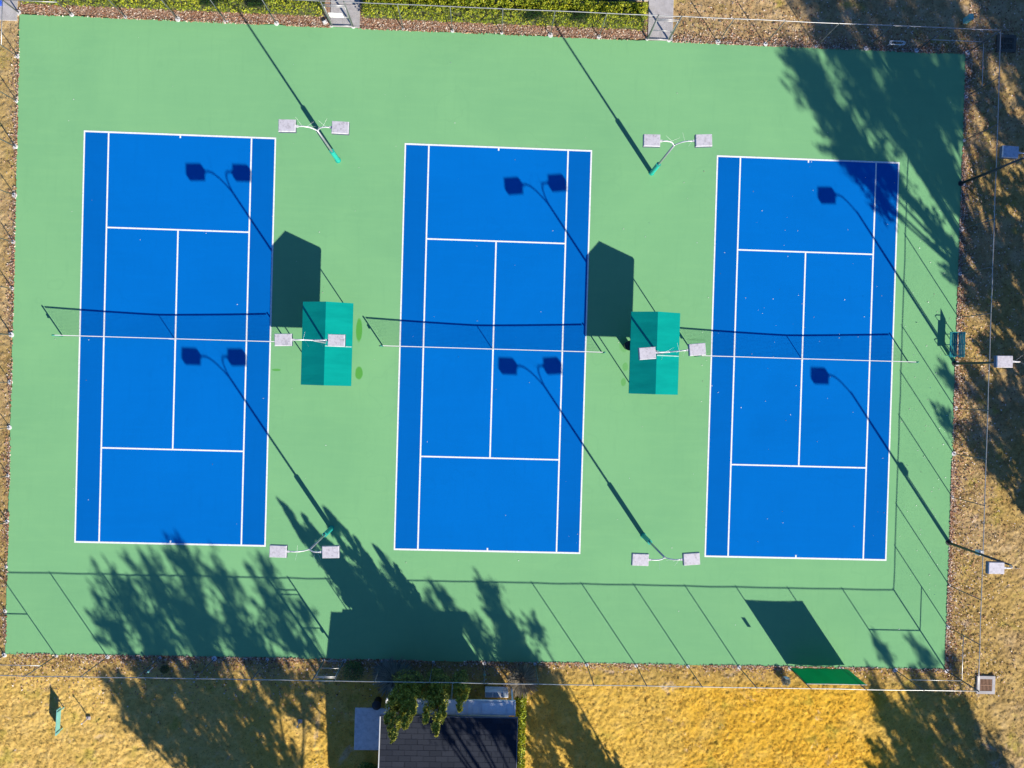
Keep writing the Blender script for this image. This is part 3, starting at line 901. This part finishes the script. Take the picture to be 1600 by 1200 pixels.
hedge('long bright green clipped hedge between the two walkways', 10.35, 26.75, 18.98, 20.35, .9, 18000)
hedge('narrow green hedge strip along the right wall of the house', 20.35, 20.85, -25.8, -20.2, .7, 3200, 'hedge', .14)

def cypress(label, base, lean, plumes, n, seed):
    """several upright feathery plumes: (dx, dy, height, radius)"""
    global rng
    rng = np.random.default_rng(seed)
    root = empty('cypress_tree', base, label, 'tree', 'feathery cypresses in front of the house')
    C = []; tr = MB(); S = []
    for (dx, dy, h, r) in plumes:
        k = int(n * h * r)
        a = rng.random(k) ** 0.9
        prof = r * np.minimum(1, a / .12) * (1 - a) ** .62 + .05
        # ragged branchlets around the axis
        nb = int(h * 9)
        ba = rng.random(nb); bt = rng.uniform(0, 6.283, nb); bl = rng.uniform(.55, 1.2, nb)
        pick = rng.integers(0, nb, k)
        aa = np.clip(ba[pick] + rng.normal(0, .022, k), 0, 1)
        pr = (r * np.minimum(1, aa / .12) * (1 - aa) ** .62 + .05)
        rad = pr * bl[pick] * rng.random(k) ** .6
        th = bt[pick] + rng.normal(0, .28, k)
        x = dx * (.25 + .75 * aa) + lean[0] * aa ** 1.5 * h / 6.5 + np.cos(th) * rad
        y = dy * (.25 + .75 * aa) + lean[1] * aa ** 1.5 * h / 6.5 + np.sin(th) * rad
        z = .15 + aa * (h - .15) + rad * .5
        C.append(np.stack([x, y, z], 1))
        tr.tube([(0, 0, -.1), (dx * .5, dy * .5, h * .35), (dx + lean[0] * .75, dy + lean[1] * .75, h * .85)], [.09, .06, .02], 6)
    C = np.concatenate(C)
    v, q = leaf_quads(C, rng.uniform(.09, .2, len(C)), .38, 0, up=np.array([0, 0, .9]))
    tr.build('trunk', M['bark'], root)
    np_mesh('crown', v, q, M['cypress'], root, rng.random(len(C)))
b1 = G(641, 1062); b2 = G(686, 1062); b3 = G(722, 1060)
cypress('tallest feathery cypress, at the left end of the porch roof', (b1.x, -19.05, 0), (-.15, -.75),
        [(-.12, -.1, 6.9, .85), (.45, .1, 6.1, .8), (-.55, .15, 5.7, .7), (.15, .3, 4.8, .8), (.75, .2, 5.0, .6)], 1500, 41)
cypress('feathery cypress in the middle of the three by the porch', (b2.x, -19.05, 0), (.1, -.7),
        [(0.15, -.05, 6.5, .75), (-.45, .1, 5.7, .6), (.5, .2, 5.2, .6), (.05, .3, 4.2, .7)], 1500, 42)
cypress('shortest feathery cypress, right of the other two by the porch', (b3.x, -19.0, 0), (.0, -.35),
        [(0, 0, 4.8, .55), (.3, .15, 4.0, .5), (-.25, .2, 3.6, .45)], 1500, 43)

def plume(name, label, base, h, r, n, mat, seed, cat='ornamental grass'):
    """arching blades from a tuft"""
    rr = np.random.default_rng(seed)
    th = rr.uniform(0, 6.283, n); out = r * rr.random(n) ** .6; hh = h * rr.uniform(.55, 1, n) * (1 - .35 * (out / r) ** 2)
    w = rr.uniform(.012, .026, n)
    pts = []
    for a in (0, .4, .75, 1.0):
        x = np.cos(th) * (out * a ** 1.6 + .08 * a) + rr.normal(0, .03, n); y = np.sin(th) * (out * a ** 1.6 + .08 * a) + rr.normal(0, .03, n)
        z = hh * (a - .28 * a ** 3)
        pts.append(np.stack([x, y, z], 1))
    side = np.stack([-np.sin(th), np.cos(th), np.zeros(n)], 1)
    V = []
    for i, p in enumerate(pts):
        k = (w * (1, 1, .8, .25)[i])[:, None]
        V += [p - side * k, p + side * k]
    V = np.stack(V, 1).reshape(-1, 3)
    b = np.arange(n)[:, None] * 8
    Qd = np.concatenate([b + np.array([[2 * i, 2 * i + 1, 2 * i + 3, 2 * i + 2]]) for i in range(3)], 0)
    rnd = np.tile(rr.random(n), 3)
    root = empty(name, base, label, cat)
    np_mesh('blades', V, Qd, M[mat], root, rnd)
    MB().tube([(0, 0, -.05), (0, 0, .14)], [.14, .05], 8).build('root_clump', M['hedge_core'], root)
p = G(622, 1058); plume('ornamental_grass', 'large grey green ornamental grass left of the cypresses', (p.x - .1, -19.2, 0), 2.0, 1.25, 900, 'greygrass', 1)
p = G(812, 1052); plume('ornamental_grass', 'tan dry ornamental grass by the right end of the porch', (p.x + .1, -19.2, 0), 1.7, 1.05, 800, 'drygrass', 2)
p = G(600, 1045); plume('ornamental_grass', 'smaller grey ornamental grass inside the bottom fence', (p.x + .15, -18.95, 0), 1.2, .75, 500, 'greygrass', 3)

def bush(label, base, r, h, n, mat, seed, sz=.1):
    rr = np.random.default_rng(seed)
    root = empty('round_bush', base, label, 'bush')
    d = rr.normal(size=(n, 3)); d /= np.linalg.norm(d, axis=1, keepdims=True)
    rad = rr.random(n) ** .28
    lump = .78 + .4 * vnoise(d[:, 0] * 3 + d[:, 2] * 2, d[:, 1] * 3, 1.0, seed)
    c = d * (rad * lump)[:, None] * np.array([r, r, h / 2]) + np.array([0, 0, h / 2])
    c = c[c[:, 2] > .02]
    v, q = leaf_quads(c, rr.uniform(.6, 1.3, len(c)) * sz, .5, .2)
    np_mesh('foliage', v, q, M[mat], root, rr.random(len(c)))
    m = MB()
    for k in range(5):
        a = k * 1.256
        m.tube([(0, 0, -.05), (math.cos(a) * r * .5, math.sin(a) * r * .5, h * .6)], [.03, .01], 5)
    m.build('stems', M['bark'], root)
bush('low green bush beside the gate in the bottom fence', (G(553, 1047, .3).x, -18.95, 0), .62, .6, 1500, 'bush', 11)
bush('round dark green bush below the concrete pad, left of the house', (G(577, 1190).x, G(577, 1192).y - .3, 0), .6, .9, 1800, 'bush', 12)
bush('round grey dry bush beside the green windscreen', (G(1228, 1064, .25).x, G(1228, 1064, .25).y, 0), .28, .5, 1100, 'greygrass', 13, .07)
bush('small dark bush in tree shade inside the bottom fence', (G(257, 1046, .2).x, G(257, 1046, .2).y, 0), .26, .4, 900, 'oak', 14, .07)

def tree(label, base, crowns, trunk_h, seed, leaves=52, lsize=.22, tr=.22, group='trees beyond the fences'):
    """crowns: list of (dx,dy,z,rx,rz) lobes; each lobe gets limbs, twigs and leaf clumps"""
    rr = np.random.default_rng(seed)
    root = empty('broadleaf_tree', base, label, 'tree', group)
    m = MB(); C = []
    zc = max(c[2] for c in crowns)
    m.tube([(0, 0, -.2), (.05, -.04, trunk_h * .5), (0, .05, trunk_h), (.1, 0, zc)], [tr * 1.1, tr * .85, tr * .65, tr * .15], 9)
    for (dx, dy, z, rx, rz_) in crowns:
        st_ = Vector((dx * .08, dy * .08, min(trunk_h, z - rz_ * .5)))
        en = Vector((dx, dy, z))
        m.tube([st_, st_.lerp(en, .5) + Vector((0, 0, -.2)), en], [tr * .4, tr * .25, tr * .08], 6)
        nc = 5 + int(19 * rx ** 1.7 * rz_ ** .5)
        d = rr.normal(size=(nc, 3)); d /= np.linalg.norm(d, axis=1, keepdims=True)
        rad = rr.random(nc) ** .42 * rr.uniform(.72, 1.15, nc)
        P = d * rad[:, None] * np.array([rx, rx, rz_]) + np.array([dx, dy, z])
        for p in P[:: max(1, nc // 26)]:
            m.tube([en.lerp(st_, .25), en.lerp(Vector(p), .55) + Vector((0, 0, .1)), Vector(p)], [tr * .10, tr * .06, .01], 4, cap=False)
        for p in P:
            k = int(leaves * rr.uniform(.5, 1.4))
            s = rr.uniform(.3, .62)
            ov = p - np.array([dx, dy, z]); ov /= np.linalg.norm(ov) + 1e-6
            ax = rr.normal(size=3) * .35 + ov * .5 + np.array([0, 0, .8]); ax /= np.linalg.norm(ax)
            tt = rr.uniform(-1, 1, (k, 1))
            q = rr.normal(size=(k, 3)) * s * .42 * (1.15 - .55 * (tt + 1)) + ax[None] * tt * s * 1.05
            C.append(q + p)
    C = np.concatenate(C)
    global rng
    rng = np.random.default_rng(seed + 5)
    v, q = leaf_quads(C, rr.uniform(.65, 1.35, len(C)) * lsize, .5)
    m.build('trunk', M['bark'], root)
    np_mesh('crown', v, q, M['oak'], root, rr.random(len(C)))
    return len(C)

def crown(trunk, pts, dy=1.2, seed=0, zmin=2.6):
    """lobes placed so that each one's shade falls on the given spot of the ground (photo pixel, radius in m)"""
    r = random.Random(seed)
    out = []
    for (px, py, rad) in pts:
        P = G(px, py)
        yy = trunk[1] + r.uniform(-dy, dy)
        z = max(zmin, (P.y - yy) / 1.5744)
        out.append((P.x + 1.1117 * z - trunk[0], P.y - 1.5744 * z - trunk[1], z, rad, rad * .8))
    return out
tc = 0
def shade_tree(label, trunk, pts, seed, leaves, th, dy=1.2, tr=.26):
    return tree(label, (trunk[0], trunk[1], 0), crown(trunk, pts, dy, seed), th, seed, leaves, .22, tr)
tc += shade_tree('tall tree beyond the right fence whose shade covers the top right corner', (54.6, -4.6),
    [(1265, 120, 1.3), (1300, 170, 1.2), (1330, 90, 1.7), (1350, 240, 1.3), (1375, 165, 1.8), (1440, 110, 1.8), (1440, 215, 1.8), (1395, 285, .9), (1480, 300, 1.2),
     (1475, 170, 1.3), (1290, 30, 1.6), (1390, 30, 1.8), (1480, 30, 1.5), (1250, -50, 1.8), (1340, -60, 1.8), (1460, 360, .7), (1495, 390, .5), (1550, 250, .9), (1540, 60, 1.0), (1410, 90, 1.3), (1490, 130, 1.2), (1330, 10, 1.5), (1440, -10, 1.8), (1312, 218, 1.1), (1250, 95, .9), (1335, 268, .8), (1375, 315, .7), (1420, 165, 1.3), (1460, 245, 1.3)], 101, 46, 5.4, 1.4, .32)
tc += shade_tree('tall tree farther off beyond the top right corner', (61.0, 1.0),
    [(1550, 170, 1.1), (1590, 90, 1.6), (1560, 10, 1.5), (1600, 230, 1.1), (1630, 160, 1.6), (1560, -60, 1.8), (1640, 20, 1.8), (1590, 310, .9), (1640, 300, 1.5), (1530, 130, 1.0), (1575, 200, 1.0), (1535, -30, 1.4), (1590, 20, 1.2), (1545, 310, .7), (1585, 350, .9)], 102, 46, 4.5)
tc += shade_tree('spreading tree beyond the middle of the right fence', (57.0, -8.2),
    [(1535, 400, .9), (1580, 400, 1.1), (1530, 470, .8), (1575, 480, 1.3), (1590, 560, 1.3), (1548, 545, .7), (1625, 470, 1.8), (1488, 425, .45), (1640, 570, 1.6), (1520, 350, .6)], 103, 60, 2.8, .8, .22)
tc += shade_tree('spreading tree beyond the lower part of the right fence', (57.8, -16.0),
    [(1530, 600, .7), (1560, 640, 1.2), (1530, 680, .7), (1585, 700, 1.5), (1550, 725, .8), (1600, 770, 1.1), (1640, 680, 1.8), (1482, 590, .35), (1478, 655, .3), (1590, 630, .9), (1640, 800, 1.3)], 104, 62, 2.8, .8, .22)
tc += shade_tree('rounded tree past the bottom right corner shading the drain side lawn', (54.4, -35.0),
    [(1385, 1100, 1.0), (1450, 1085, 1.2), (1430, 1150, 1.5), (1500, 1120, 1.2), (1500, 1185, 1.5), (1400, 1200, 1.3), (1555, 1195, 1.2), (1450, 1230, 1.8), (1580, 1260, 1.8), (1380, 1020, .35), (1445, 1025, .45), (1490, 1035, .4)], 105, 54, 3.2)
tc += shade_tree('broad spreading tree past the bottom edge, left of the house', (10.6, -33.2),
    [(180, 930, .9), (175, 985, 1.0), (235, 905, .9), (235, 970, 1.4), (290, 880, .8), (300, 950, 1.5), (310, 1010, 1.5), (235, 1035, 1.3), (350, 905, .8), (370, 985, 1.3),
     (200, 1085, 1.2), (265, 1110, 1.5), (340, 1080, 1.6), (290, 1170, 1.4), (380, 1150, 1.4), (430, 1060, 1.2), (340, 1230, 1.8), (455, 1190, .8), (225, 1130, 1.0), (400, 1100, 1.2), (300, 1080, 1.2), (345, 1180, 1.4), (420, 1200, 1.1), (480, 1095, .7)], 106, 44, 3.4, 1.4, .32)
tc += shade_tree('tree past the bottom edge, behind the left wall of the house', (18.0, -32.6),
    [(415, 930, .9), (440, 985, 1.1), (400, 1015, 1.0), (470, 955, .5), (485, 1010, .5), (420, 895, .4), (500, 1060, .8), (455, 1110, .6)], 107, 34, 5.2)
tc += shade_tree('tree past the bottom edge, behind the right wall of the house', (24.6, -32.2),
    [(560, 915, .6), (590, 945, .8), (635, 950, .7), (670, 955, .6), (700, 970, .8), (740, 985, .7), (760, 1015, .6), (610, 890, .3), (690, 925, .35), (680, 1130, .4)], 109, 42, 5.2)
tc += shade_tree('slender tall tree past the bottom edge, right of the house', (30.4, -31.0),
    [(768, 928, .4), (782, 962, .65), (800, 1000, .85), (828, 1040, .8), (858, 1075, 1.1), (880, 1125, 1.3), (850, 1140, .9), (915, 1180, 1.35), (860, 1190, .9), (950, 1230, 1.4), (838, 985, .35)], 108, 58, 2.2, .5, .2)
print('tree leaves', tc)

# ------------------------------------------------------------------ small things
def drain(label, c, w, l, fm, gm):
    root = empty('storm_drain', (c.x, c.y, 0), label, 'drain')
    f = MB()
    z = .0
    for (dx, dy, sx, sy) in ((-w / 2 - .09, 0, .18, l + .36), (w / 2 + .09, 0, .18, l + .36), (0, -l / 2 - .09, w, .18), (0, l / 2 + .09, w, .18)):
        f.box((dx, dy, z - .02), (sx, sy, .14))
    f.build('frame', fm, root)
    MB().box((0, 0, -.06), (w, l, .06)).build('pit', M['black'], root)
    n = 9
    for k in range(n):
        MB().box((-w / 2 + w * (k + .5) / n, 0, .02), (w / n * .55, l - .01, .04)).build('grate_bar', gm, root)
    MB().box((0, 0, .035), (w, .06, .03)).build('cross_bar', gm, root)
drain('rusty iron storm drain in a concrete frame at the bottom right corner', G(1540, 1070), .75, .72, M['concrete'], M['iron'])
drain('dark iron storm drain in tree shade near the top right corner', G(1572, 68), .8, .66, M['irondark'], M['irondark'])

# low teal board and stakes on the lawn, lower left
tb = G(97, 1122)
root = empty('sign_board', (tb.x, tb.y, 0), 'pale teal upright board standing on the golden lawn, lower left', 'board', rz=math.radians(88))
MB().box((0, 0, .42), (1.5, .05, .42)).build('panel', M['tealboard'], root, bevel=.006)
for s in (-1, 1):
    MB().box((s * .6, -.045, .29), (.06, .04, .72)).build('leg', M['tealboard'], root)
def stake(label, px, py, h):
    p = G(px, py)
    root = empty('stake', (p.x, p.y, 0), label, 'stake')
    MB().tube([(0, 0, -.1), (0, 0, h)], .03, 7).build('shaft', M['wood'], root)
    MB().tube([(0, 0, h), (0, 0, h + .05)], [.05, .03], 8).build('cap', M['white'], root)
    MB().box((0, 0, -.01), (.24, .2, .07)).build('footing', M['concrete'], root, bevel=.02)
stake('short pale stake beside the teal board on the lawn', 138, 1122, .75)
stake('short pale stake on the lawn left of the house, in dappled shade', 469, 1127, .7)
def riser(label, px, py, h):
    p = G(px, py)
    root = empty('irrigation_riser', (p.x, p.y, 0), label, 'irrigation riser')
    MB().tube([(0, 0, -.1), (0, 0, h)], .025, 7).build('pipe', M['white'], root)
    MB().tube([(0, 0, h), (0, 0, h + .06), (0, 0, h + .1)], [.07, .07, .03], 10).build('cap', M['tealboard'], root)
riser('small teal capped riser near the dark bush inside the bottom fence', 238, 1044, .5)
riser('small teal capped riser behind the porch, inside the bottom fence', 757, 1048, .6)

# white rounded rack near the top right corner
p = G(1402, 67, .4)
root = empty('tube_rack', (p.x, p.y, 0), 'white rounded tubular rack outside the fence near the top right corner', 'rack', rz=.0)
pts = []
for k in range(25):
    a = 2 * math.pi * k / 24
    ex = .36 if math.cos(a) >= 0 else -.36
    pts.append((ex + .1 * math.cos(a), .1 * math.sin(a), .42))
MB().tube(pts, .022, 6, cap=False).build('loop', M['white'], root, smooth=True)
for s in (-1, 1):
    MB().tube([(s * .36, 0, -.1), (s * .36, 0, .42)], .022, 6).tube([(s * .36, -.1, .42), (s * .36, .1, .42)], .014, 6).build('leg', M['white'], root)
p = G(1516, 27, .5)
root = empty('utility_pedestal', (p.x, p.y, 0), 'small teal utility pedestal in the shade above the top right corner', 'utility box')
MB().box((0, 0, .27), (.26, .3, .6)).build('casing', M['tealboard'], root, bevel=.02)
MB().box((0, 0, .59), (.3, .34, .05)).build('lid', M['tealboard'], root, bevel=.015)
# litter by the first top gate
p = G(508, 38)
root = empty('doorstop_block', (p.x, p.y + .1, 0), 'small white block lying beside the top gate between the hedges', 'block', rz=.5)
MB().box((0, 0, .06), (.28, .2, .15)).build('block', M['concrete'], root, bevel=.02)
MB().box((-.02, .01, .145), (.16, .10, .03)).build('cap', M['white'], root, bevel=.01)
p = G(2, 7)
root = empty('valve_box', (p.x - .15, p.y + .1, 0), 'small blue valve box at the top left corner', 'utility box')
MB().box((0, 0, .04), (.5, .4, .2)).build('casing', M['bluepaint'], root, bevel=.03)
MB().box((0, 0, .15), (.42, .32, .03)).build('lid', M['bluepaint'], root, bevel=.01)

# ------------------------------------------------------------------ grass, leaf litter, specks
rng = np.random.default_rng(99)
NG = 190000
x = rng.uniform(-11.5, 52.5, NG); y = rng.uniform(-26.5, 23.0, NG)
s = sdpad(x, y)
ok = (s > -0.02)
ok &= ~((x > HOUSE[0] - .1) & (x < HOUSE[1] + .1) & (y < HOUSE[3] + .1))
ok &= ~((y > 18.45) & (x > -9.2) & (x < 28.5))
ok &= ~((x > cp[0].x) & (x < cp[1].x) & (y < cp[0].y) & (y > cp[2].y))
for dc in (G(1540, 1070), G(1572, 68)):
    ok &= ~((abs(x - dc.x) < .55) & (abs(y - dc.y) < .55))
dens = vnoise(x, y, 1.1, 31) * .6 + vnoise(x, y, 3.5, 32) * .4
ok &= dens + rng.normal(0, .12, NG) > .40
x, y = x[ok], y[ok]
n = len(x)
nb = 6
bx = np.repeat(x, nb) + rng.normal(0, .03, n * nb); by = np.repeat(y, nb) + rng.normal(0, .03, n * nb)
hgt = np.repeat(rng.uniform(.02, .075, n), nb) * rng.uniform(.6, 1.3, n * nb)
th = rng.uniform(0, 6.283, n * nb)
ln = hgt * rng.uniform(.5, 1.6, n * nb)
z0 = relief(bx, by) - .01
w = rng.uniform(.008, .018, n * nb)
dx, dy = np.cos(th), np.sin(th)
V = np.stack([np.stack([bx - dy * w, by + dx * w, z0], 1), np.stack([bx + dy * w, by - dx * w, z0], 1), np.stack([bx + dx * ln, by + dy * ln, z0 + hgt], 1)], 1).reshape(-1, 3)
tag(np_mesh('grass', V, np.arange(n * nb * 3).reshape(-1, 3), M['grass'], attr=np.repeat(rng.random(n), nb)), 'tufts of dry golden and olive grass around the pad', 'grass', kind='stuff')

def scatter_edge(k, side):
    d = rng.exponential(.16, k) - .05
    if side in 'TB':
        x = rng.uniform(X0 - .3, X1 + .3, k); y = (Y1 + d) if side == 'T' else (Y0 - d)
    else:
        y = rng.uniform(Y0 - .3, Y1 + .3, k); x = (X1 + d) if side == 'R' else (X0 - d)
    cl = vnoise(x, y, .7, 61)
    o = (cl + rng.normal(0, .15, k)) > .38
    return np.stack([x[o], y[o]], 1)
P = np.concatenate([scatter_edge(9000, 'T'), scatter_edge(7000, 'B'), scatter_edge(8000, 'R'), scatter_edge(4500, 'L'),
                    np.stack([rng.uniform(10.2, 26.9, 3500), rng.uniform(18.45, 19.3, 3500)], 1), np.stack([rng.uniform(-9.2, 8.3, 3000), rng.uniform(18.45, 19.3, 3000)], 1),
                    np.stack([46.1 + rng.exponential(1.6, 6500), rng.uniform(-20, 22, 6500)], 1), np.stack([rng.uniform(28.6, 50, 3500), 18.5 + rng.exponential(1.2, 3500)], 1), np.stack([rng.uniform(-9, 21, 2600), -18.5 - rng.exponential(.9, 2600)], 1)])
o = ~(((P[:, 0] > 8.5) & (P[:, 0] < 10.05) | (P[:, 0] > 27.0) & (P[:, 0] < 28.4)) & (P[:, 1] > 18.2))
P = P[o]
s = sdpad(P[:, 0], P[:, 1])
zz = np.where(s < 0, .012, np.maximum(relief(P[:, 0], P[:, 1]) + .03, -.005))
v, q = leaf_quads(np.stack([P[:, 0], P[:, 1], zz + rng.uniform(0, .02, len(P))], 1), rng.uniform(.05, .14, len(P)), .6, .8)
tag(np_mesh('leaf_litter', v, q, M['litter'], attr=rng.random(len(P))), 'reddish brown fallen leaves along the edges of the pad', 'leaves', kind='stuff')

k = 420
x = np.concatenate([rng.uniform(X0 + 1, X1 - 1, 130), rng.normal(36, 5, 80), rng.normal(44.5, 1.0, 100)]); y = np.concatenate([rng.uniform(Y0 + 1, Y1 - 1, 130), rng.normal(3, 6, 80), rng.uniform(-14, 8, 100)])
o = (sdpad(x, y) < -.2); x, y = x[o], y[o]
v, q = leaf_quads(np.stack([x, y, np.full(len(x), .02)], 1), rng.uniform(.03, .085, len(x)), .6, .85)
tag(np_mesh('leaf_specks', v, q, M['speck'], attr=rng.random(len(x))), 'pale leaf specks scattered over the courts', 'leaves', kind='stuff')
